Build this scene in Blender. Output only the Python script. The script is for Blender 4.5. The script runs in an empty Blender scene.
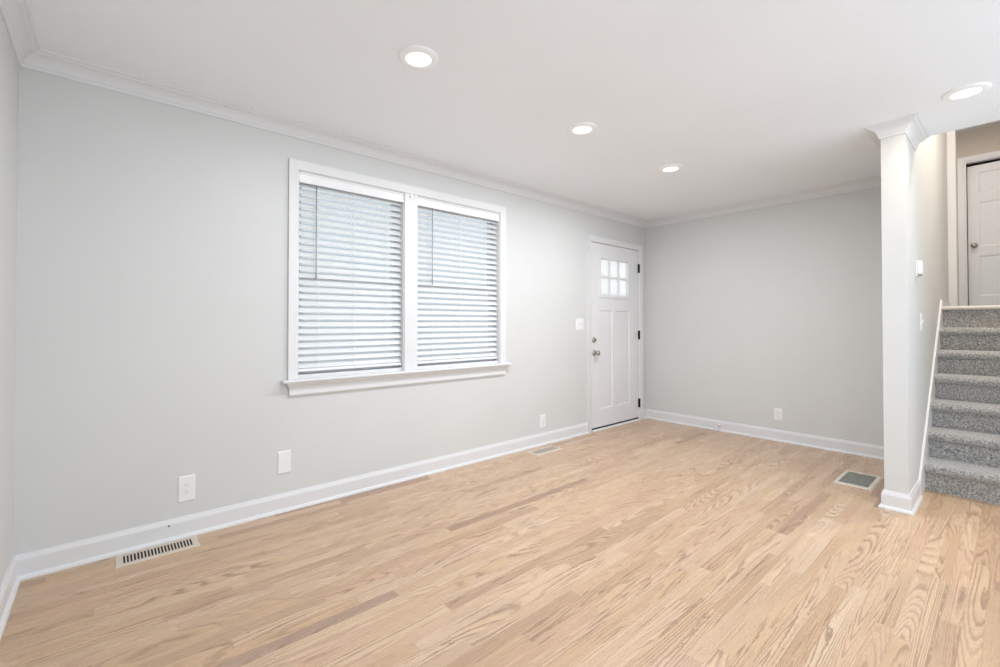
import bpy, bmesh, math, random
from mathutils import Vector, Matrix, noise
random.seed(7)
S = bpy.context.scene
C = S.collection

# ------------------------------------------------------------------ camera
cam = bpy.data.cameras.new('camera')
cam.sensor_width = 36.0
cam.lens = 448.1 * 36.0 / 1000.0
cam.shift_x = 0.0063
cam.shift_y = -0.0156
cam.clip_start = 0.02
co = bpy.data.objects.new('camera', cam)
C.objects.link(co)
co.location = (0.319, -2.992, 1.1735)
co.rotation_euler = (math.radians(90.69), 0, math.radians(49.256 - 90.0))
S.camera = co

# ------------------------------------------------------------------ world, exposure
W = bpy.data.worlds.new('world')
S.world = W
W.use_nodes = True
bgn = W.node_tree.nodes['Background']
bgn.inputs[0].default_value = (0.83, 0.91, 1.0, 1)
bgn.inputs[1].default_value = 1.3
S.view_settings.view_transform = 'Standard'
S.view_settings.look = 'None'
S.view_settings.gamma = 1.0
S.view_settings.use_curve_mapping = False
S.view_settings.exposure = 0.50
LAMP_W = 13.0            # watts of one recessed downlight
HALL_W = 11.0  # watts of the added, unseen hall lamp

# ------------------------------------------------------------------ sizes of the place
L = 5.403               # far wall
H = 2.44                # ceiling of the room
PX, PL, PR = 4.080, -2.443, -2.557     # end, room face and stair face of the partition
HX = 4.525              # edge of the low ceiling over the stairs
X0, RUN, RISE = 4.698, 0.2235, 0.1894   # stairs
ZL = 7 * RISE           # upper floor
H2 = ZL + 2.44          # upper ceiling
SY = -3.52              # far side of the stairs
BY = -3.65              # how far back the room runs
DX = 9.03               # wall of the upper hall
XE = 6.93               # end of partition upstairs

# ------------------------------------------------------------------ materials
def mat(name, col, rough=0.5, metal=0.0, spec=0.5):
    m = bpy.data.materials.new(name)
    m.use_nodes = True
    b = m.node_tree.nodes['Principled BSDF']
    b.inputs['Base Color'].default_value = (*col, 1)
    b.inputs['Roughness'].default_value = rough
    b.inputs['Metallic'].default_value = metal
    b.inputs['Specular IOR Level'].default_value = spec
    return m

class NT:
    """small node-building helper"""
    def __init__(s, m):
        s.m = m; s.t = m.node_tree; s.n = s.t.nodes; s.l = s.t.links
        s.b = s.n['Principled BSDF']
    def put(s, v, sock):
        if hasattr(v, 'is_output'): s.l.new(v, sock)
        else: sock.default_value = v
    def math(s, op, a, b=0.0, c=0.0):
        n = s.n.new('ShaderNodeMath'); n.operation = op
        s.put(a, n.inputs[0]); s.put(b, n.inputs[1]); s.put(c, n.inputs[2])
        return n.outputs[0]
    def comb(s, x, y, z):
        n = s.n.new('ShaderNodeCombineXYZ')
        for v, k in zip((x, y, z), n.inputs): s.put(v, k)
        return n.outputs[0]
    def white(s, v):
        n = s.n.new('ShaderNodeTexWhiteNoise'); n.noise_dimensions = '3D'
        s.put(v, n.inputs['Vector'])
        return n
    def noise(s, v, scale, detail=2.0, rough=0.5, dist=0.0):
        n = s.n.new('ShaderNodeTexNoise')
        if v is not None: s.put(v, n.inputs['Vector'])
        n.inputs['Scale'].default_value = scale
        n.inputs['Detail'].default_value = detail
        n.inputs['Roughness'].default_value = rough
        n.inputs['Distortion'].default_value = dist
        return n.outputs[0]
    def ramp(s, f, stops, mode='LINEAR'):
        n = s.n.new('ShaderNodeValToRGB'); r = n.color_ramp; r.interpolation = mode
        while len(r.elements) < len(stops): r.elements.new(0.5)
        for e, (p, c) in zip(r.elements, stops):
            e.position = p; e.color = (*c, 1)
        s.put(f, n.inputs[0])
        return n.outputs[0]
    def mix(s, f, a, b, mode='MIX'):
        n = s.n.new('ShaderNodeMix'); n.data_type = 'RGBA'; n.blend_type = mode
        s.put(f, n.inputs[0])
        s.put(a if hasattr(a, 'is_output') else (*a, 1), n.inputs[6])
        s.put(b if hasattr(b, 'is_output') else (*b, 1), n.inputs[7])
        return n.outputs[2]
    def range(s, v, a, b, c=0.0, d=1.0):
        n = s.n.new('ShaderNodeMapRange'); n.clamp = True
        s.put(v, n.inputs[0])
        for k, x in zip((1, 2, 3, 4), (a, b, c, d)): n.inputs[k].default_value = x
        return n.outputs[0]
    def bump(s, h, strength, dist):
        n = s.n.new('ShaderNodeBump')
        n.inputs['Strength'].default_value = strength
        n.inputs['Distance'].default_value = dist
        s.put(h, n.inputs['Height']); s.l.new(n.outputs[0], s.b.inputs['Normal'])
    def pos(s):
        n = s.n.new('ShaderNodeNewGeometry')
        return n.outputs['Position']
    def xyz(s, v):
        n = s.n.new('ShaderNodeSeparateXYZ'); s.l.new(v, n.inputs[0])
        return n.outputs

def paint(name, col, rough, bumpy=0.05, spec=0.4):
    m = mat(name, col, rough, spec=spec)
    t = NT(m); p = t.pos()
    n = t.noise(p, 1.3, 2.0)
    f = t.range(n, 0.3, 0.7)
    a = tuple(c * 0.985 for c in col); b = tuple(min(1, c * 1.015) for c in col)
    t.l.new(t.mix(f, a, b), t.b.inputs['Base Color'])
    t.bump(t.noise(p, 260, 2.0), bumpy, 0.001)
    return m

def floor_material():
    m = mat('oak strip floor', (.6, .45, .33), 0.28, spec=0.55)
    t = NT(m); x, y, z = t.xyz(t.pos())
    PW, PLN = 0.057, 0.95
    ry = t.math('DIVIDE', y, PW)
    row = t.math('FLOOR', ry)
    fr = t.math('FRACT', ry)
    w1 = t.white(t.comb(row, 3.7, 1.1)).outputs['Value']
    w2 = t.white(t.comb(row, 9.2, 5.3)).outputs['Value']
    ln = t.math('MULTIPLY_ADD', w2, 0.7, 0.6)
    cx = t.math('DIVIDE', t.math('ADD', x, t.math('MULTIPLY', w1, 3.0)), ln)
    col = t.math('FLOOR', cx)
    fc = t.math('FRACT', cx)
    wn = t.white(t.comb(row, col, 0.5))
    r1 = wn.outputs['Value']
    rr = t.xyz(wn.outputs['Color'])
    # board tone
    tone = t.ramp(r1, [(0.0, (.38, .235, .16)), (.05, (.50, .33, .21)), (.2, (.59, .40, .245)), (.45, (.615, .43, .275)),
                       (.7, (.65, .465, .31)), (.86, (.595, .39, .255)), (1.0, (.68, .505, .35))])
    # one long dark board in the middle of the floor
    dk = t.math('MULTIPLY', t.math('COMPARE', row, -22.0, 0.1), t.math('MULTIPLY', t.math('GREATER_THAN', x, 0.33), t.math('LESS_THAN', x, 1.28)))
    tone = t.mix(dk, tone, (.42, .29, .215))
    # grain coordinates, shifted per board
    gx = t.math('MULTIPLY_ADD', rr[0], 37.0, x)
    gy = t.math('MULTIPLY_ADD', rr[1], 53.0, y)
    gz = t.math('MULTIPLY', rr[2], 20.0)
    # cathedral figure: contour lines of a stretched smooth field, from flat-sawn to straight grain
    sy = t.math('MULTIPLY_ADD', rr[2], 20.0, 8.0)
    sx = t.math('MULTIPLY_ADD', rr[2], -0.75, 1.1)
    wob = t.noise(t.comb(t.math('MULTIPLY', gx, 26.0), t.math('MULTIPLY', gy, 110.0), gz), 1.0, 2.0, 0.6)
    v = t.comb(t.math('MULTIPLY', gx, sx), t.math('MULTIPLY', gy, sy), gz)
    fld = t.noise(v, 1.0, 0.0, 0.4)
    fld = t.math('ADD', fld, t.math('MULTIPLY', wob, 0.04))
    rings = t.math('FRACT', t.math('MULTIPLY', fld, 17.0))
    line = t.math('MULTIPLY', t.range(rings, 0.25, 0.78), t.range(rings, 1.0, 0.92))
    line = t.math('POWER', line, 2.2)
    # fine pores along the board
    pores = t.noise(t.comb(t.math('MULTIPLY', gx, 11.0), t.math('MULTIPLY', gy, 300.0), gz), 1.0, 3.0, 0.65)
    pores = t.range(pores, 0.50, 0.72)
    streak = t.range(t.noise(t.comb(t.math('MULTIPLY', gx, 2.2), t.math('MULTIPLY', gy, 70.0), gz), 1.0, 3.0, 0.6), .35, .7)
    gate = t.range(t.noise(t.comb(t.math('MULTIPLY', gx, 2.0), t.math('MULTIPLY', gy, 6.0), gz), 1.0, 1.0), .35, .6, .35, 1.0)
    c = t.mix(t.math('MULTIPLY', streak, 0.22), tone, (.48, .335, .235))
    c = t.mix(t.math('MULTIPLY', t.math('MULTIPLY', line, gate), 0.72), c, (.25, .15, .095))
    c = t.mix(t.math('MULTIPLY', pores, 0.22), c, (.29, .18, .115))
    seam_y = t.math('MINIMUM', fr, t.math('SUBTRACT', 1.0, fr))
    seam_y = t.range(seam_y, 0.0, 0.022, 1.0, 0.0)
    fx = t.math('MULTIPLY', t.math('MINIMUM', fc, t.math('SUBTRACT', 1.0, fc)), ln)
    seam_x = t.range(fx, 0.0, 0.0013, 1.0, 0.0)
    seam = t.math('MAXIMUM', seam_y, seam_x)
    c = t.mix(t.math('MULTIPLY', seam, 0.4), c, (.22, .14, .09))
    t.l.new(c, t.b.inputs['Base Color'])
    rg = t.math('MULTIPLY_ADD', line, 0.10, 0.25)
    t.l.new(rg, t.b.inputs['Roughness'])
    h = t.math('MULTIPLY_ADD', seam, -1.0, t.math('MULTIPLY', pores, -0.25))
    t.bump(h, 0.12, 0.001)
    return m

def carpet_material():
    m = mat('grey speckled carpet', (.4, .4, .4), 1.0, spec=0.1)
    t = NT(m); p = t.pos()
    n1 = t.noise(p, 95, 2.0, 0.6)
    n2 = t.noise(p, 260, 2.0, 0.7)
    n3 = t.noise(p, 14, 2.0)
    f = t.math('ADD', t.math('MULTIPLY', n1, 0.6), t.math('MULTIPLY', n2, 0.4))
    c = t.ramp(f, [(.33, (.075, .073, .072)), (.43, (.25, .245, .24)), (.51, (.45, .44, .425)), (.62, (.76, .735, .70))])
    c = t.mix(t.range(n3, .3, .7, 0, .25), c, (.36, .35, .34))
    t.l.new(c, t.b.inputs['Base Color'])
    t.b.inputs['Sheen Weight'].default_value = 0.9
    t.b.inputs['Sheen Roughness'].default_value = 0.45
    t.bump(t.noise(p, 330, 3.0, 0.7), 1.0, 0.006)
    return m

def slat_material():
    m = bpy.data.materials.new('white blind slat'); m.use_nodes = True
    t = NT(m); b = t.b
    b.inputs['Base Color'].default_value = (.83, .845, .85, 1); b.inputs['Roughness'].default_value = .4
    tr = t.n.new('ShaderNodeBsdfTranslucent'); tr.inputs[0].default_value = (.96, .955, .93, 1)
    mx = t.n.new('ShaderNodeMixShader'); mx.inputs[0].default_value = 0.2
    t.l.new(b.outputs[0], mx.inputs[1]); t.l.new(tr.outputs[0], mx.inputs[2])
    t.l.new(mx.outputs[0], t.n['Material Output'].inputs[0])
    return m

def glass_material():
    m = bpy.data.materials.new('window glass'); m.use_nodes = True
    t = NT(m)
    g = t.n.new('ShaderNodeBsdfGlossy'); g.inputs['Roughness'].default_value = 0.03
    tr = t.n.new('ShaderNodeBsdfTransparent'); tr.inputs[0].default_value = (.69, .705, .705, 1)
    mx = t.n.new('ShaderNodeMixShader'); mx.inputs[0].default_value = 0.07
    t.l.new(tr.outputs[0], mx.inputs[1]); t.l.new(g.outputs[0], mx.inputs[2])
    t.l.new(mx.outputs[0], t.n['Material Output'].inputs[0])
    return m

def obscure_material():
    m = bpy.data.materials.new('obscure door glass'); m.use_nodes = True
    t = NT(m)
    g = t.n.new('ShaderNodeBsdfGlossy'); g.inputs['Roughness'].default_value = 0.12
    tr = t.n.new('ShaderNodeBsdfTranslucent'); tr.inputs[0].default_value = (.93, .95, .95, 1)
    p = t.noise(t.pos(), 60, 2.0)
    tr2 = t.mix(t.range(p, .3, .7), (.80, .78, .75), (.88, .855, .82)); t.l.new(tr2, tr.inputs[0])
    mx = t.n.new('ShaderNodeMixShader'); mx.inputs[0].default_value = 0.08
    t.l.new(tr.outputs[0], mx.inputs[1]); t.l.new(g.outputs[0], mx.inputs[2])
    t.l.new(mx.outputs[0], t.n['Material Output'].inputs[0])
    return m

def lens_material():
    m = bpy.data.materials.new('lit lamp lens'); m.use_nodes = True
    b = m.node_tree.nodes['Principled BSDF']
    b.inputs['Base Color'].default_value = (.9, .9, .9, 1)
    b.inputs['Emission Color'].default_value = (1, .98, .95, 1)
    b.inputs['Emission Strength'].default_value = 1.1
    return m

M = dict(
    wall=paint('pale grey wall paint', (.66, .665, .655), 0.62),
    hall=paint('warm-lit grey hall paint', (.58, .505, .43), 0.62),  # same grey paint as the room, warm hall light put into the colour
    ceil=paint('white ceiling paint', (.87, .895, .92), 0.8, 0.03),
    trim=paint('white trim paint', (.745, .745, .75), 0.35, 0.02),
    crown=paint('white crown paint', (.74, .745, .755), 0.6, 0.02),
    door=paint('white door paint', (.78, .78, .79), 0.4, 0.02),
    floor=floor_material(), carpet=carpet_material(), slat=slat_material(), glass=glass_material(), lens=lens_material(), obscure=obscure_material(),
    plastic=mat('white plastic', (.84, .84, .845), .35),
    slot=mat('dark slot', (.03, .03, .03), .6),
    black=mat('black metal', (.012, .012, .013), .4, .6),
    nickel=mat('satin nickel', (.50, .47, .43), .28, 1.0),
    beige=mat('tan painted metal', (.62, .54, .45), .45),
    almond=mat('almond painted metal', (.66, .60, .52), .45),
    duct=mat('dark duct', (.02, .02, .022), .8),
    louver=mat('grey green louver metal', (.34, .33, .29), .45),
    grey=mat('grey plastic', (.33, .34, .35), .5),
    wand=mat('grey acrylic wand', (.30, .31, .32), .3),
    ring=mat('white lamp ring', (.92, .92, .92), .5),
    nosing=mat('pale landing edge', (.68, .64, .60), .5),
    cord=mat('white cord', (.80, .82, .83), .8),
)

# ------------------------------------------------------------------ mesh helpers
def link(name, bm, m, parent=None, smooth=False, bevel=0.0):
    bmesh.ops.recalc_face_normals(bm, faces=bm.faces)
    me = bpy.data.meshes.new(name); bm.to_mesh(me); bm.free()
    for i in (m if isinstance(m, (list, tuple)) else [m]): me.materials.append(i)
    o = bpy.data.objects.new(name, me); C.objects.link(o)
    if smooth:
        for p in me.polygons: p.use_smooth = True
    if bevel:
        b = o.modifiers.new('bevel', 'BEVEL'); b.width = bevel; b.segments = 2; b.limit_method = 'ANGLE'
    if parent: o.parent = parent
    return o

def box(bm, x0, x1, y0, y1, z0, z1):
    r = bmesh.ops.create_cube(bm, size=1.0)
    for v in r['verts']:
        v.co = Vector(((x0 + x1) / 2 + v.co.x * (x1 - x0), (y0 + y1) / 2 + v.co.y * (y1 - y0), (z0 + z1) / 2 + v.co.z * (z1 - z0)))
    return r['verts']

def lathe(bm, prof, seg=32, mtx=None):
    """prof: list of (radius, height) around local z"""
    rings = []
    for r, h in prof:
        if r < 1e-6: rings.append([bm.verts.new((0, 0, h))])
        else: rings.append([bm.verts.new((r * math.cos(2 * math.pi * k / seg), r * math.sin(2 * math.pi * k / seg), h)) for k in range(seg)])
    for a, b in zip(rings, rings[1:]):
        for k in range(seg):
            k2 = (k + 1) % seg
            if len(a) == 1 and len(b) == 1: continue
            if len(a) == 1: bm.faces.new((a[0], b[k], b[k2]))
            elif len(b) == 1: bm.faces.new((a[k], b[0], a[k2]))
            else: bm.faces.new((a[k], b[k], b[k2], a[k2]))
    vs = [v for r in rings for v in r]
    if mtx: bmesh.ops.transform(bm, matrix=mtx, verts=vs)
    return vs

def prism(bm, poly, axis, a, b):
    """closed polygon in the two other axes, extruded from a to b along axis ('x','y','z')"""
    def P(u, v, w):
        return {'x': (w, u, v), 'y': (u, w, v), 'z': (u, v, w)}[axis]
    A = [bm.verts.new(P(u, v, a)) for u, v in poly]
    B = [bm.verts.new(P(u, v, b)) for u, v in poly]
    bm.faces.new(A); bm.faces.new(B[::-1])
    n = len(poly)
    for i in range(n): bm.faces.new((A[i], A[(i + 1) % n], B[(i + 1) % n], B[i]))

def run_profile(path, prof, seg):
    """mesh of segment seg of a mitred moulding; path 2D, interior on the right; prof (offset, z) closed"""
    n = len(path)
    def right(i):
        d = (Vector(path[i + 1]) - Vector(path[i])).normalized()
        return Vector((d.y, -d.x))
    def miter(i):
        if i == 0: return right(0)
        if i == n - 1: return right(n - 2)
        a, b = right(i - 1), right(i)
        return (a + b) / (1 + a.dot(b))
    bm = bmesh.new()
    rings = []
    for i in (seg, seg + 1):
        mv = miter(i)
        rings.append([bm.verts.new((path[i][0] + mv.x * d, path[i][1] + mv.y * d, z)) for d, z in prof])
    k = len(prof)
    for j in range(k):
        bm.faces.new((rings[0][j], rings[0][(j + 1) % k], rings[1][(j + 1) % k], rings[1][j]))
    bm.faces.new(rings[0]); bm.faces.new(rings[1][::-1])
    return bm

def empty(name, loc=(0, 0, 0)):
    o = bpy.data.objects.new(name, None); C.objects.link(o)
    o.location = loc; o.empty_display_size = 0.1
    return o

def tag(o, label, cat, group=None):
    o['label'] = label; o['category'] = cat
    if group: o['group'] = group
    return o

def struct(o, label=None, cat=None):
    o['kind'] = 'structure'
    if label: o['label'] = label
    if cat: o['category'] = cat
    return o

def copy_tree(o, parent=None):
    c = o.copy(); C.objects.link(c)
    c.parent = parent
    for ch in list(o.children): copy_tree(ch, c)
    return c

# ------------------------------------------------------------------ floor, ceilings, walls
bm = bmesh.new()
box(bm, -0.12, L + 0.12, BY, 0.0, -0.05, 0.0)
struct(link('floor', bm, M['floor']), 'pale oak strip floor with dark cathedral grain', 'floor')

bm = bmesh.new()
box(bm, -0.12, HX, BY, 0.12, H, H + 0.1)
box(bm, HX, L + 0.12, (PL + PR) / 2, 0.12, H, H + 0.1)
struct(link('ceiling', bm, M['ceil']), 'smooth white ceiling of the room', 'ceiling')

bm = bmesh.new()
box(bm, HX - 0.12, DX + 0.1, SY - 0.1, -1.1, H2, H2 + 0.1)
struct(link('ceiling', bm, M['ceil']), 'ceiling over the upper hall', 'ceiling')

# window wall with its two openings
WX0, WX1, WZ0, WZ1 = 1.24, 2.97, 0.80, 2.165
DX0, DX1, DZ1 = 4.275, 5.240, 2.075
TH = 0.13
bm = bmesh.new()
box(bm, -0.12, WX0, 0, TH, 0, H)
box(bm, WX0, WX1, 0, TH, 0, WZ0)
box(bm, WX0, WX1, 0, TH, WZ1, H)
box(bm, WX1, DX0, 0, TH, 0, H)
box(bm, DX0, DX1, 0, TH, DZ1, H)
box(bm, DX1, L + 0.12, 0, TH, 0, H)
struct(link('wall_front', bm, M['wall']), 'pale grey wall holding the window and the front door', 'wall')

bm = bmesh.new(); box(bm, -0.12, 0, BY, 0, 0, H)
struct(link('wall_left', bm, M['wall']), 'pale grey wall at the left edge', 'wall')
bm = bmesh.new(); box(bm, L, L + 0.12, PL, 0, 0, H)
struct(link('wall_right', bm, M['wall']), 'plain pale grey end wall beyond the front door', 'wall')
bm = bmesh.new()
prism(bm, [(PX, 0), (XE, 0), (XE, H2), (HX, H2), (HX, H), (PX, H)], 'y', PR, PL)
struct(link('wall_partition', bm, M['wall']), 'pale grey partition wall ending as a post beside the stairs', 'wall')
bm = bmesh.new(); box(bm, HX - 0.1, DX, SY - 0.1, SY, 0, H2)
struct(link('wall_stair', bm, M['wall']), 'pale grey wall on the far side of the stairs', 'wall')
bm = bmesh.new(); box(bm, HX - 0.1, HX, SY, PR, H + 0.1, H2)
struct(link('wall_header', bm, M['wall']), 'wall over the edge of the low ceiling', 'wall')
# upper hall: door wall with an opening, side wall
QY0, QY1, QZ1 = -3.37, -2.575, ZL + 2.015
bm = bmesh.new()
box(bm, DX, DX + 0.1, QY1, -1.1, ZL, H2)
box(bm, DX, DX + 0.1, SY - 0.1, QY0, ZL, H2)
box(bm, DX, DX + 0.1, QY0, QY1, QZ1, H2)
box(bm, DX + 0.9, DX + 1.0, SY - 0.1, -1.1, ZL, H2)
box(bm, DX + 0.1, DX + 0.9, SY - 0.1, SY, ZL, H2)
box(bm, DX + 0.1, DX + 0.9, -2.3, -2.2, ZL, H2)
box(bm, DX + 0.1, DX + 1.0, SY, -2.3, QZ1 + 0.3, QZ1 + 0.4)
struct(link('wall_hall', bm, M['hall']), 'grey wall of the upper hall with warm light tinted in, around the panelled door', 'wall')
bm = bmesh.new(); box(bm, XE - 0.1, DX, -1.2, -1.1, ZL, H2)
struct(link('wall_hall_side', bm, M['hall']), 'side wall of the upper hall', 'wall')

bm = bmesh.new()
box(bm, X0 + 6 * RUN + .10, XE, SY, PR - .020, ZL - .2, ZL); box(bm, XE, DX + .9, SY, -1.2, ZL - .2, ZL)
struct(link('floor', bm, M['carpet']), 'grey carpeted floor of the upper hall', 'floor')

# ------------------------------------------------------------------ baseboards, crown
BASE = [(0, 0), (.028, 0), (.0275, .007), (.024, .014), (.019, .018), (.014, .0195), (.014, .088), (.0115, .096), (.0085, .104), (.006, .112), (0, .112)]
p1 = [(0, BY), (0, 0), (4.222, 0)]
p2 = [(5.303, 0), (L, 0), (L, PL), (PX, PL), (PX, PR), (4.474, PR)]
n1 = ['baseboard_left', 'baseboard_front']
n2 = ['baseboard_corner', 'baseboard_right', 'baseboard_partition', 'baseboard_post', 'baseboard_stair']
base_objs = {}
for path, names in ((p1, n1), (p2, n2)):
    for i, nm in enumerate(names):
        base_objs[nm] = struct(link(nm, run_profile(path, BASE, i), M['trim']))
CROWN = [(0, H - .080), (.007, H - .080), (.010, H - .074), (.010, H - .066), (.014, H - .062), (.0165, H - .052), (.0215, H - .042), (.030, H - .032),
         (.041, H - .0235), (.053, H - .019), (.056, H - .0165), (.060, H - .0105), (.068, H - .009), (.073, H - .005), (.075, H), (0, H)]
pc = [(0, BY), (0, 0), (L, 0), (L, PL), (PX, PL), (PX, PR), (HX, PR)]
for i in range(len(pc) - 1):
    struct(link('trim_%d' % (i + 1), run_profile(pc, CROWN, i), M['crown']))
# landing baseboard and end casing of the partition upstairs
bm = bmesh.new(); box(bm, 6.13, 6.84, PR - .014, PR, ZL, ZL + .05)
struct(link('baseboard_landing', bm, M['trim'], bevel=.003))
bm = bmesh.new()
box(bm, 6.85, XE, PR - .062, PR, ZL, H2)
box(bm, XE, XE + .018, PR - .016, PL + .016, ZL, H2)
struct(link('trim_7', bm, M['trim'], bevel=.003))

# small cable hole in the baseboard
bm = bmesh.new()
lathe(bm, [(0, .002), (.0042, .002), (.0044, 0)], 16, Matrix.Translation((.578, -.014, .082)) @ Matrix.Rotation(math.pi / 2, 4, 'X'))
o = link('cable_hole', bm, M['slot'], base_objs['baseboard_front']); o['label'] = 'small dark hole'

# spring door stop on the end wall baseboard
ds = empty('door_stop', (L - .014, -.884, .055))
tag(ds, 'small spring door stop on the end wall baseboard', 'door stop')
R = Matrix.Rotation(-math.pi / 2, 4, 'Y')
bm = bmesh.new(); lathe(bm, [(0, 0), (.011, 0), (.011, .004), (.006, .008)], 16, R); link('base_plate', bm, M['plastic'], ds, True)
bm = bmesh.new()
pr = []
for k in range(24):
    pr += [(.0045, .008 + k * .0022), (.0058, .0091 + k * .0022)]
lathe(bm, pr, 12, R); link('spring', bm, M['plastic'], ds, True)
bm = bmesh.new(); lathe(bm, [(.004, .060), (.0075, .061), (.0075, .072), (.005, .075), (0, .075)], 16, R); link('rubber_tip', bm, M['plastic'], ds, True)

# ------------------------------------------------------------------ window
win = struct(empty('window_1', (2.1, 0, WZ0)), 'white double window with two blinds, sill and casing', 'window')
def at(o): # parent without moving
    o.matrix_parent_inverse = win.matrix_basis.inverted() if o.parent is None else o.matrix_parent_inverse
    return o
def child(name, bm, m, parent, **k):
    """mesh built in world coordinates, parented in place"""
    w = Matrix.Identity(4); q = parent
    chain = []
    while q is not None:
        chain.append(q.matrix_basis.copy()); q = q.parent
    for c in reversed(chain): w = w @ c
    bmesh.ops.transform(bm, matrix=w.inverted(), verts=bm.verts)
    return link(name, bm, m, parent, **k)

CO = 0.062
CAS = [(0, 0), (CO, 0), (CO, -.018), (CO - .008, -.018), (.012, -.013), (.004, -.012), (0, -.008)]   # from inner edge outwards
def casing(x0, x1, ztop, zbot, co=CO):
    """mitred casing on the y=0 wall around an opening"""
    bm = bmesh.new()
    k = len(CAS)
    pts = [(x0, zbot, (-1, 0)), (x0, ztop, (-1, 1)), (x1, ztop, (1, 1)), (x1, zbot, (1, 0))]
    rings = [[bm.verts.new((x + m[0] * d, y, z + m[1] * d)) for d, y in CAS] for x, z, m in pts]
    for a, b in zip(rings, rings[1:]):
        for j in range(k): bm.faces.new((a[j], a[(j + 1) % k], b[(j + 1) % k], b[j]))
    bm.faces.new(rings[0]); bm.faces.new(rings[-1][::-1])
    return bm
child('casing', casing(WX0 + .002, WX1 - .002, WZ1 - .008, .815), M['trim'], win)
MX0, MX1 = 2.008, 2.118
bm = bmesh.new(); box(bm, MX0, MX1, -.008, .12, WZ0 + .015, WZ1 - .008); child('mullion', bm, M['trim'], win, bevel=.002)
# stool (sill board) with horns, and apron
bm = bmesh.new()
prism(bm, [(.02, .800), (-.050, .800), (-.056, .803), (-.058, .809), (-.056, .815), (-.050, .818), (.02, .818)], 'x', 1.143, 3.067)
child('stool', bm, M['trim'], win, smooth=False)
bm = bmesh.new()
ap = [(0, .800), (-.040, .800), (-.038, .790), (-.030, .780), (-.022, .772), (-.018, .762), (-.018, .722), (-.014, .714), (0, .712)]
A = [bm.verts.new((1.165 + (0.04 + y) * 1.0, y, z)) for y, z in ap]
B = [bm.verts.new((3.045 - (0.04 + y) * 1.0, y, z)) for y, z in ap]
bm.faces.new(A); bm.faces.new(B[::-1])
for j in range(len(ap)): bm.faces.new((A[j], A[(j + 1) % len(ap)], B[(j + 1) % len(ap)], B[j]))
child('apron', bm, M['trim'], win)
# little curtain hook at the head of the mullion
bm = bmesh.new()
box(bm, 2.058, 2.074, -.012, -.008, 2.125, 2.150)
lathe(bm, [(0, 0), (.0035, 0), (.0035, .022), (.006, .024), (.006, .030), (0, .031)], 12, Matrix.Translation((2.066, -.011, 2.138)) @ Matrix.Rotation(math.pi / 2, 4, 'X'))
child('hook', bm, M['nickel'], win)['label'] = 'small metal hook'
# jamb liner and sashes
for (a, b) in ((WX0, MX0), (MX1, WX1)):
    bm = bmesh.new()
    box(bm, a, a + .006, .0, .125, WZ0, WZ1); box(bm, b - .006, b, .0, .125, WZ0, WZ1)
    box(bm, a + .006, b - .006, .0, .125, WZ1 - .012, WZ1); box(bm, a + .006, b - .006, .02, .125, WZ0, WZ0 + .04)
    child('jamb', bm, M['trim'], win, bevel=.001)
    zm = 1.475
    for nm, z0, z1, y0 in (('lower_sash', WZ0 + .04, zm + .02, .078), ('upper_sash', zm - .02, WZ1 - .012, .102)):
        bm = bmesh.new(); y1 = y0 + .022; x0, x1 = a + .006, b - .006
        box(bm, x0, x0 + .045, y0, y1, z0, z1); box(bm, x1 - .045, x1, y0, y1, z0, z1)
        box(bm, x0 + .045, x1 - .045, y0, y1, z0, z0 + .04); box(bm, x0 + .045, x1 - .045, y0, y1, z1 - .04, z1)
        s = child(nm, bm, M['trim'], win, bevel=.002)
        bm = bmesh.new(); box(bm, x0 + .045, x1 - .045, y0 + .009, y0 + .013, z0 + .04, z1 - .04)
        child('pane', bm, M['glass'], s)

# ------------------------------------------------------------------ blinds
def blind(a, b, label, wand_x, wz, tilt_deg):
    a += .0075; b -= .0075
    t = tag(empty('window_blind', ((a + b) / 2, .03, 2.153)), label, 'window blind', 'white slatted blinds in the double window')
    bm = bmesh.new()
    box(bm, a, b, .004, .014, 2.085, 2.152)
    prism(bm, [(.004, 2.139), (-.003, 2.144), (-.003, 2.150), (.004, 2.152)], 'x', a, b)
    prism(bm, [(.004, 2.083), (-.001, 2.085), (-.001, 2.093), (.004, 2.097)], 'x', a, b)
    child('valance', bm, M['plastic'], t)
    bm = bmesh.new(); box(bm, a + .002, b - .002, .016, .068, 2.105, 2.150); child('headrail', bm, M['plastic'], t)
    bm = bmesh.new()
    tilt = math.radians(tilt_deg); pitch = .0454; zt = 2.082; n = 27
    for k in range(n):
        zc = zt - k * pitch
        pts = []
        for q in range(7):                                   # slightly crowned slat, 50 mm wide
            u = -.025 + .05 * q / 6; c = .0022 * (1 - (u / .025) ** 2)
            pts.append((u, c + .0013))
        for q in range(6, -1, -1):
            u = -.025 + .05 * q / 6; c = .0022 * (1 - (u / .025) ** 2)
            pts.append((u, c - .0013))
        poly = [(.042 + u * math.cos(tilt) - w * math.sin(tilt), zc + u * math.sin(tilt) + w * math.cos(tilt)) for u, w in pts]
        prism(bm, poly, 'x', a + .002 + random.uniform(0, .0015), b - .002)
    child('slats', bm, M['slat'], t)
    zb = zt - n * pitch + .014
    bm = bmesh.new(); box(bm, a + .004, b - .004, .020, .066, zb - .011, zb + .007); child('bottom_rail', bm, M['plastic'], t, bevel=.003)
    for fx in (.17, .5, .83):
        x = a + (b - a) * fx
        bm = bmesh.new()
        box(bm, x - .0010, x + .0010, .0120, .0135, zb, 2.11); box(bm, x - .0010, x + .0010, .0700, .0715, zb, 2.11)
        child('ladder_cord', bm, M['cord'], t)
    bm = bmesh.new()
    lathe(bm, [(0, wz), (.0045, wz), (.0048, wz + .05), (.0036, wz + .07), (.0036, 2.08), (0, 2.08)], 8, Matrix.Translation((wand_x, -.008, 0)))
    child('tilt_wand', bm, M['wand'], t, smooth=True)['label'] = 'grey tilt wand'
    return t
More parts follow.
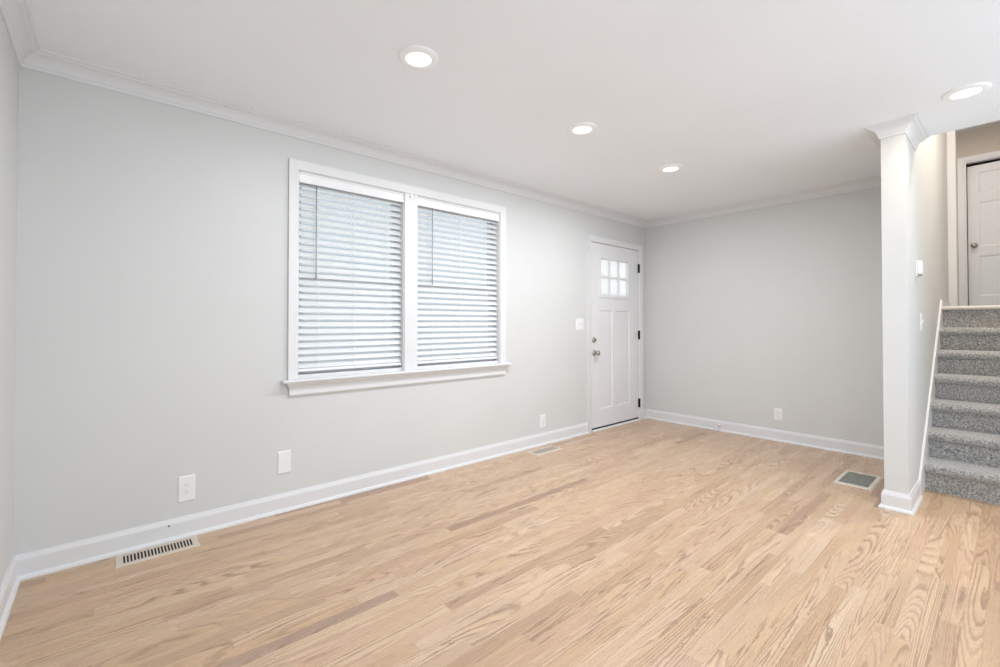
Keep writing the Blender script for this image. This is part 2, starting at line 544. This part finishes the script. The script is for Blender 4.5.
blind(WX0, MX0, 'wider looking slatted blind in the left half of the window, nearest the left wall', 1.352, 1.46, 52)
blind(MX1, WX1, 'slatted blind in the right half of the window, on the front door side', 2.252, 1.48, 47)

# ------------------------------------------------------------------ panelled door leaves
def leaf(bm, w, h, th, panels, holes=(), depth=.008, slope=.016):
    """door leaf in local x (0..w), z (0..h), front face at y=0, back at y=th; sunk panels on both faces"""
    xs = sorted({0, w, *[p[0] for p in panels], *[p[1] for p in panels], *[p[0] for p in holes], *[p[1] for p in holes]})
    zs = sorted({0, h, *[p[2] for p in panels], *[p[3] for p in panels], *[p[2] for p in holes], *[p[3] for p in holes]})
    def inside(x, z, rs): return any(r[0] < x < r[1] and r[2] < z < r[3] for r in rs)
    def quad(*p): bm.faces.new([bm.verts.new(q) for q in p])
    for x0, x1 in zip(xs, xs[1:]):
        for z0, z1 in zip(zs, zs[1:]):
            if inside((x0 + x1) / 2, (z0 + z1) / 2, list(panels) + list(holes)): continue
            for y in (0, th): quad((x0, y, z0), (x1, y, z0), (x1, y, z1), (x0, y, z1))
    for x0, x1, z0, z1 in panels:
        s = slope
        for y, d in ((0, depth), (th, th - depth)):
            o = [(x0, y, z0), (x1, y, z0), (x1, y, z1), (x0, y, z1)]
            i = [(x0 + s, d, z0 + s), (x1 - s, d, z0 + s), (x1 - s, d, z1 - s), (x0 + s, d, z1 - s)]
            for k in range(4): quad(o[k], o[(k + 1) % 4], i[(k + 1) % 4], i[k])
            quad(*i)
    for x0, x1, z0, z1 in holes:
        o = [(x0, z0), (x1, z0), (x1, z1), (x0, z1)]
        for k in range(4):
            a, b = o[k], o[(k + 1) % 4]
            quad((a[0], 0, a[1]), (b[0], 0, b[1]), (b[0], th, b[1]), (a[0], th, a[1]))
    o = [(0, 0), (w, 0), (w, h), (0, h)]
    for k in range(4):
        a, b = o[k], o[(k + 1) % 4]
        quad((a[0], 0, a[1]), (b[0], 0, b[1]), (b[0], th, b[1]), (a[0], th, a[1]))
    bmesh.ops.remove_doubles(bm, verts=bm.verts, dist=1e-5)

door = struct(empty('door_1', ((DX0 + DX1) / 2, 0, 0)), 'white panelled front door with six small panes and black hinges', 'door')
child('casing', casing(DX0 + .012, DX1 - .002, DZ1 - .010, 0), M['trim'], door)
bm = bmesh.new()
box(bm, DX0, DX0 + .016, .0, TH, 0, DZ1); box(bm, DX1 - .012, DX1, .0, TH, 0, DZ1); box(bm, DX0 + .016, DX1 - .012, .0, TH, DZ1 - .012, DZ1)
box(bm, DX0 + .016, DX0 + .028, .055, TH, 0, DZ1 - .012); box(bm, DX1 - .024, DX1 - .012, .055, TH, 0, DZ1 - .012)
child('jamb', bm, M['trim'], door)
bm = bmesh.new()
prism(bm, [(-.026, 0), (TH, 0), (TH, .016), (-.010, .016), (-.024, .010)], 'x', DX0 + .016, DX1 - .012)
child('threshold', bm, M['trim'], door)
bm = bmesh.new(); box(bm, DX0 + .02, DX1 - .016, -.002, .05, .017, .030); child('door_gap_shade', bm, M['black'], door)  # black strip standing in for the shaded gap under the door
SX0, SX1, SZ0, SZ1 = 4.296, 5.224, .030, 2.059
panels = [(4.455 - SX0, 4.695 - SX0, .225 - SZ0, 1.318 - SZ0), (4.775 - SX0, 5.045 - SX0, .225 - SZ0, 1.318 - SZ0)]
GL = (4.442, 5.030, 1.465, 1.922)
bm = bmesh.new()
leaf(bm, SX1 - SX0, SZ1 - SZ0, .044, panels, [(GL[0] - SX0, GL[1] - SX0, GL[2] - SZ0, GL[3] - SZ0)], .008, .012)
bmesh.ops.translate(bm, verts=bm.verts, vec=(SX0, .004, SZ0))
slab = child('door_slab', bm, M['door'], door)
# lite: frame, muntins, panes
bm = bmesh.new()
fw = .026
x0, x1, z0, z1 = GL
for a, b, c, d in ((x0 - .008, x0 + fw, z0 - .008, z1 + .008), (x1 - fw, x1 + .008, z0 - .008, z1 + .008), (x0 + fw, x1 - fw, z0 - .008, z0 + fw), (x0 + fw, x1 - fw, z1 - fw, z1 + .008)):
    box(bm, a, b, -.003, .050, c, d)
child('lite_frame', bm, M['door'], slab, bevel=.003)
bm = bmesh.new()
gx0, gx1, gz0, gz1 = x0 + fw, x1 - fw, z0 + fw, z1 - fw
for k in (1, 2):
    xm = gx0 + (gx1 - gx0) * k / 3; box(bm, xm - .010, xm + .010, .006, .042, gz0, gz1)
zm = (gz0 + gz1) / 2; box(bm, gx0, gx1, .008, .040, zm - .008, zm + .008)
child('muntins', bm, M['door'], slab)
bm = bmesh.new(); box(bm, gx0, gx1, .022, .026, gz0, gz1); child('panes', bm, M['obscure'], slab)
def knob(parent, x, z, y=.004):
    bm = bmesh.new()
    lathe(bm, [(0, 0), (.033, 0), (.033, .004), (.028, .009), (.014, .012), (.0115, .016), (.0115, .034), (.018, .038), (.026, .046), (.029, .056), (.026, .066), (.016, .071), (0, .072)],
          32, Matrix.Translation((x, y, z)) @ Matrix.Rotation(math.pi / 2, 4, 'X'))
    return child('door_knob', bm, M['nickel'], parent, smooth=True)
knob(slab, 4.345, .850)
bm = bmesh.new()
lathe(bm, [(0, 0), (.030, 0), (.030, .006), (.026, .012), (.010, .014), (0, .014)], 32, Matrix.Translation((4.340, .004, .992)) @ Matrix.Rotation(math.pi / 2, 4, 'X'))
box(bm, 4.336, 4.344, -.030, -.008, .978, 1.006)
child('deadbolt', bm, M['nickel'], slab, smooth=False)
for z in (1.842, 1.031, .206):
    bm = bmesh.new()
    lathe(bm, [(0, -.055), (.0045, -.055), (.0085, -.050), (.0085, .050), (.0045, .055), (0, .055)], 12, Matrix.Translation((SX1 + .004, -.014, z)))
    box(bm, SX1 - .002, SX1 + .010, -.008, .003, z - .05, z + .05)
    child('hinge', bm, M['black'], door)['label'] = 'black door hinge'

# upstairs door, slightly ajar
d2 = struct(empty('door_2', (DX, (QY0 + QY1) / 2, ZL)), 'white six-panel door at the top of the stairs', 'door')
bm = bmesh.new()
k = len(CAS)
pts = [(QY1, ZL, (1, 0)), (QY1, QZ1, (1, 1)), (QY0, QZ1, (-1, 1)), (QY0, ZL, (-1, 0))]
rings = [[bm.verts.new((DX + y, yy + m[0] * d, z + m[1] * d)) for d, y in CAS] for yy, z, m in pts]
for a, b in zip(rings, rings[1:]):
    for j in range(k): bm.faces.new((a[j], a[(j + 1) % k], b[(j + 1) % k], b[j]))
child('casing', bm, M['trim'], d2)
bm = bmesh.new()
box(bm, DX, DX + .1, QY1 - .016, QY1, ZL, QZ1); box(bm, DX, DX + .1, QY0, QY0 + .016, ZL, QZ1); box(bm, DX, DX + .1, QY0 + .016, QY1 - .016, QZ1 - .016, QZ1)
child('jamb', bm, M['trim'], d2)
DW, DH = QY1 - QY0 - .038, 1.955
cx = DW / 2
ps = []
for a, b in ((.10, cx - .045), (cx + .045, DW - .10)):
    for c, d in ((.20, .74), (.86, 1.46), (1.58, 1.86)): ps.append((a, b, c, d))
bm = bmesh.new(); leaf(bm, DW, DH, .035, ps, (), .009, .02)
AJ = math.radians(5)
hinge = Vector((DX + .045, QY0 + .019, ZL + .012))
mx = Matrix.Translation(hinge) @ Matrix.Rotation(math.radians(90) - AJ, 4, 'Z') @ Matrix.Scale(-1, 4, (0, 1, 0))
bmesh.ops.transform(bm, matrix=mx, verts=bm.verts)
s2 = child('door_slab', bm, M['door'], d2)
bm = bmesh.new()
lathe(bm, [(0, 0), (.033, 0), (.033, .004), (.028, .009), (.0115, .014), (.0115, .034), (.026, .046), (.029, .056), (.026, .066), (0, .072)], 24,
      mx @ Matrix.Translation((DW - .06, 0, .88)) @ Matrix.Rotation(math.pi / 2, 4, 'X'))
child('door_knob', bm, M['nickel'], s2, smooth=True)

# ------------------------------------------------------------------ stairs
st = tag(empty('carpeted_staircase', (X0, (PR + SY) / 2, 0)), 'straight stairs in grey speckled carpet climbing beside the partition wall', 'stairs')
YA, YB = PR - .016, SY + .004
OV, NT_ = .034, .062
def ribbon(prof, x1=None):
    """carpet strip: (x, z) profile drawn across the stair width with a slight fuzz"""
    bm = bmesh.new(); NY = 120
    prev = None
    for j in range(NY + 1):
        y = YA + (YB - YA) * j / NY
        cur = []
        for x, z in prof:
            d = .0016 * noise.noise((x * 90, y * 90, z * 90))
            cur.append(bm.verts.new((x + d, y, z + d * .7)))
        if prev:
            for a in range(len(prof) - 1): bm.faces.new((prev[a], prev[a + 1], cur[a + 1], cur[a]))
        prev = cur
    return bm
for i in range(7):
    x, z0, z1 = X0 + i * RUN, i * RISE, (i + 1) * RISE
    nrise = 8
    rp = [(x, z0 + (z1 - (NT_ if i < 6 else .034) - z0) * k / nrise) for k in range(nrise + 1)]
    child('stair_riser', ribbon(rp), M['carpet'], st, smooth=True)
    nt = NT_ if i < 6 else .034
    r = nt / 2
    tp = [(x, z1 - nt)]
    for k in range(13):
        a = -math.pi / 2 - math.pi * k / 12
        tp.append((x - OV + r + math.cos(a) * r, z1 - r + math.sin(a) * r))
    xe = x + RUN if i < 6 else x + .10
    for k in range(1, 9): tp.append((x - OV + r + (xe + .002 - x + OV - r) * k / 8, z1))
    if i == 6:
        child('landing_nosing', ribbon(tp), M['nosing'], st, smooth=True)['label'] = 'pale smooth landing edge'
    else:
        child('stair_tread', ribbon(tp), M['carpet'], st, smooth=True)
def nose(x, off): return off + RISE * ((x + OV - X0) / RUN + 1)
bm = bmesh.new()
xa = 4.474; SK = .112 - nose(xa, 0)
xt = X0 + 6 * RUN - .01
prism(bm, [(xa, 0), (xa, .112), (xt, ZL + .062), (xt + .08, ZL + .040), (xt + .08, ZL - .2), (X0 + .5, 0)], 'y', PR - .0012, YA)
child('skirt_board', bm, M['trim'], st, bevel=.002)['label'] = 'white painted skirt board'

# ------------------------------------------------------------------ outlets and switches
def on_wall(name, loc, rz): 
    o = empty(name, loc); o.rotation_euler = (0, 0, rz); return o
def plate(bm, w, h, t=.005):
    prism(bm, [(-w / 2, -h / 2), (w / 2, -h / 2), (w / 2, h / 2), (-w / 2, h / 2)], 'y', 0, -t * .4)
    A = [bm.verts.new((x, -t * .4, z)) for x, z in ((-w / 2, -h / 2), (w / 2, -h / 2), (w / 2, h / 2), (-w / 2, h / 2))]
    e = .004
    B = [bm.verts.new((x, -t, z)) for x, z in ((-w / 2 + e, -h / 2 + e), (w / 2 - e, -h / 2 + e), (w / 2 - e, h / 2 - e), (-w / 2 + e, h / 2 - e))]
    for j in range(4): bm.faces.new((A[j], A[(j + 1) % 4], B[(j + 1) % 4], B[j]))
    bm.faces.new(B)
def screw(parent, x, z, y=-.005):
    bm = bmesh.new(); lathe(bm, [(0, .0012), (.0022, .001), (.003, 0)], 10, Matrix.Translation((x, y, z)) @ Matrix.Rotation(math.pi / 2, 4, 'X')); link('screw', bm, M['plastic'], parent)
def outlet(loc, rz, w, h, label):
    t = tag(on_wall('wall_outlet', loc, rz), label, 'outlet', 'white wall outlets near the floor')
    bm = bmesh.new(); plate(bm, w, h); link('cover_plate', bm, M['plastic'], t)
    for s in (-1, 1):
        zc = s * .0195
        bm = bmesh.new()
        poly = [(math.cos(a) * .0168, max(-.0125, min(.0125, math.sin(a) * .0168)) + zc) for a in [2 * math.pi * k / 28 for k in range(28)]]
        prism(bm, poly, 'y', -.004, -.0068)
        r = link('receptacle', bm, M['plastic'], t)
        bm = bmesh.new()
        box(bm, -.0075, -.0052, -.0071, -.0066, zc - .001, zc + .008); box(bm, .0052, .0072, -.0071, -.0066, zc, zc + .0075)
        prism(bm, [(math.cos(a) * .0026, math.sin(a) * .0026 + zc - .0065) for a in [2 * math.pi * k / 10 for k in range(10)]], 'y', -.0066, -.0071)
        link('slots', bm, M['grey'], r)['label'] = 'dark prong slots'
    screw(t, 0, 0)
    return t
outlet((.657, 0, .262), 0, .078, .140, 'white two-socket outlet low on the window wall, nearest the left corner')
outlet((3.524, 0, .222), 0, .078, .128, 'white two-socket outlet low on the window wall beside the front door')
outlet((L, -1.448, .262), -math.pi / 2, .076, .118, 'white two-socket outlet low on the plain end wall')
t = tag(on_wall('blank_plate', (1.163, 0, .305), 0), 'blank white cover plate low on the window wall below the window', 'wall plate')
bm = bmesh.new(); plate(bm, .076, .138, .006); link('cover_plate', bm, M['plastic'], t)
screw(t, 0, .045, -.006); screw(t, 0, -.045, -.006)
def switch(loc, rz, w, h, xs, label):
    t = tag(on_wall('light_switch', loc, rz), label, 'light switch')
    bm = bmesh.new(); plate(bm, w, h); link('cover_plate', bm, M['plastic'], t)
    for x in xs:
        bm = bmesh.new()
        prism(bm, [(-.004, -.012), (-.006, -.012), (-.018, .004), (-.018, .010), (-.006, .012), (-.004, .012)], 'x', x - .005, x + .005)
        link('toggle', bm, M['plastic'], t)
        screw(t, x, .030); screw(t, x, -.030)
    return t
switch((4.094, 0, 1.163), 0, .125, .122, (-.023, .023), 'white double light switch left of the front door')
switch((4.735, PR, 1.183), 0, .076, .130, (0,), 'white single light switch on the partition wall above the stairs')
# thermostat
t = tag(on_wall('thermostat', (4.545, PR, 1.550), 0), 'small white thermostat high on the partition wall', 'thermostat')
bm = bmesh.new(); box(bm, -.045, .045, -.008, 0, -.055, .055); link('back_plate', bm, M['plastic'], t, bevel=.003)
bm = bmesh.new(); box(bm, -.036, .036, -.032, -.008, -.040, .052); link('housing', bm, M['plastic'], t, bevel=.005)
bm = bmesh.new(); box(bm, -.034, .034, -.026, -.008, -.052, -.0405); link('lower_cover', bm, M['grey'], t, bevel=.002)['label'] = 'grey lower edge'

# ------------------------------------------------------------------ floor registers
def register(loc, w, d, nslot, label, m, border, rows=1, barm=None, fill=.42):
    """floor vent: w along x, d along y"""
    t = tag(empty('floor_vent', loc), label, 'floor vent')
    bm = bmesh.new()
    bx, by = border
    # sloped frame ring
    o = [(-w / 2, -d / 2), (w / 2, -d / 2), (w / 2, d / 2), (-w / 2, d / 2)]
    ins = lambda ex, ey: [(-w / 2 + ex, -d / 2 + ey), (w / 2 - ex, -d / 2 + ey), (w / 2 - ex, d / 2 - ey), (-w / 2 + ex, d / 2 - ey)]
    levels = [(o, 0), (ins(.003, .003), .004), (ins(bx, by), .005), (ins(bx, by), .0008)]
    vs = [[bm.verts.new((x, y, z)) for x, y in ring] for ring, z in levels]
    for a, b in zip(vs, vs[1:]):
        for j in range(4): bm.faces.new((a[j], a[(j + 1) % 4], b[(j + 1) % 4], b[j]))
    link('frame', bm, m, t)
    bm = bmesh.new(); box(bm, -w / 2 + bx, w / 2 - bx, -d / 2 + by, d / 2 - by, .0003, .0012); link('duct_opening', bm, M['duct'], t)['label'] = 'dark duct opening'
    bm = bmesh.new()
    iw, idd = w - 2 * bx, d - 2 * by
    p = iw / nslot
    for k in range(nslot + 1):
        x = -iw / 2 + k * p
        box(bm, max(-iw / 2, x - p * fill / 2), min(iw / 2, x + p * fill / 2), -idd / 2, idd / 2, .0012, .0046)
    for r in range(1, rows):
        y = -idd / 2 + idd * r / rows
        box(bm, -iw / 2, iw / 2, y - .0018, y + .0018, .0012, .0046)
    link('louvers', bm, barm or m, t)
    return t
register((.528, -.106, 0), .345, .142, 21, 'tan slotted floor vent along the baseboard, nearest the left corner', M['beige'], (.028, .026))
register((3.385, -.158, 0), .345, .142, 21, 'tan slotted floor vent below the outlet near the front door', M['beige'], (.028, .026))
register((4.594, -2.217, 0), .410, .222, 18, 'wide almond floor vent with a dark grid beside the foot of the partition post', M['almond'], (.038, .024), 8, M['louver'], .30)

# ------------------------------------------------------------------ recessed ceiling lights
def downlight(loc, label, warm=(.93, .96, 1), power=LAMP_W):
    t = tag(empty('ceiling_light', loc), label, 'ceiling light', 'recessed ceiling lights')
    bm = bmesh.new()
    lathe(bm, [(.096, 0), (.0955, -.004), (.091, -.0085), (.080, -.011), (.066, -.0125), (.062, -.012), (.060, -.009), (.060, -.002)], 48)
    link('trim_ring', bm, M['ring'], t, True)
    bm = bmesh.new(); lathe(bm, [(.060, -.006), (.050, -.0095), (.030, -.0115), (0, -.012)], 48); link('lens', bm, M['lens'], t, True)['label'] = 'glowing white lens'
    l = bpy.data.lights.new('lamp', 'AREA'); l.shape = 'DISK'; l.size = .11; l.energy = power; l.color = warm
    lo = bpy.data.objects.new('lamp', l); C.objects.link(lo); lo.parent = t; lo.location = (0, 0, -.02)
    return t
downlight((1.432, -1.152, H), 'largest recessed ceiling light, above the left half of the window', power=8.0)
downlight((2.647, -1.171, H), 'recessed ceiling light in the middle of the row of three')
downlight((3.790, -1.175, H), 'farthest recessed ceiling light, nearest the front door')
downlight((3.862, -2.833, H), 'recessed ceiling light nearest the stairs', (1, .87, .70), 3.8)
for x in (1.43, 2.60):
    downlight((x, -2.95, H), 'added unseen fill light of the back row', power=4.0)  # invented lamps out of view, added to light the room
downlight((5.25, -3.05, H2), 'added unseen fill light high over the stairs', (1, .88, .76), 25.0)  # added out of view to brighten the treads and partition face
downlight((7.75, -2.6, H2), 'added unseen fill light in the upper hall', (1, .86, .72), HALL_W)  # added out of view to brighten the upstairs door and wall
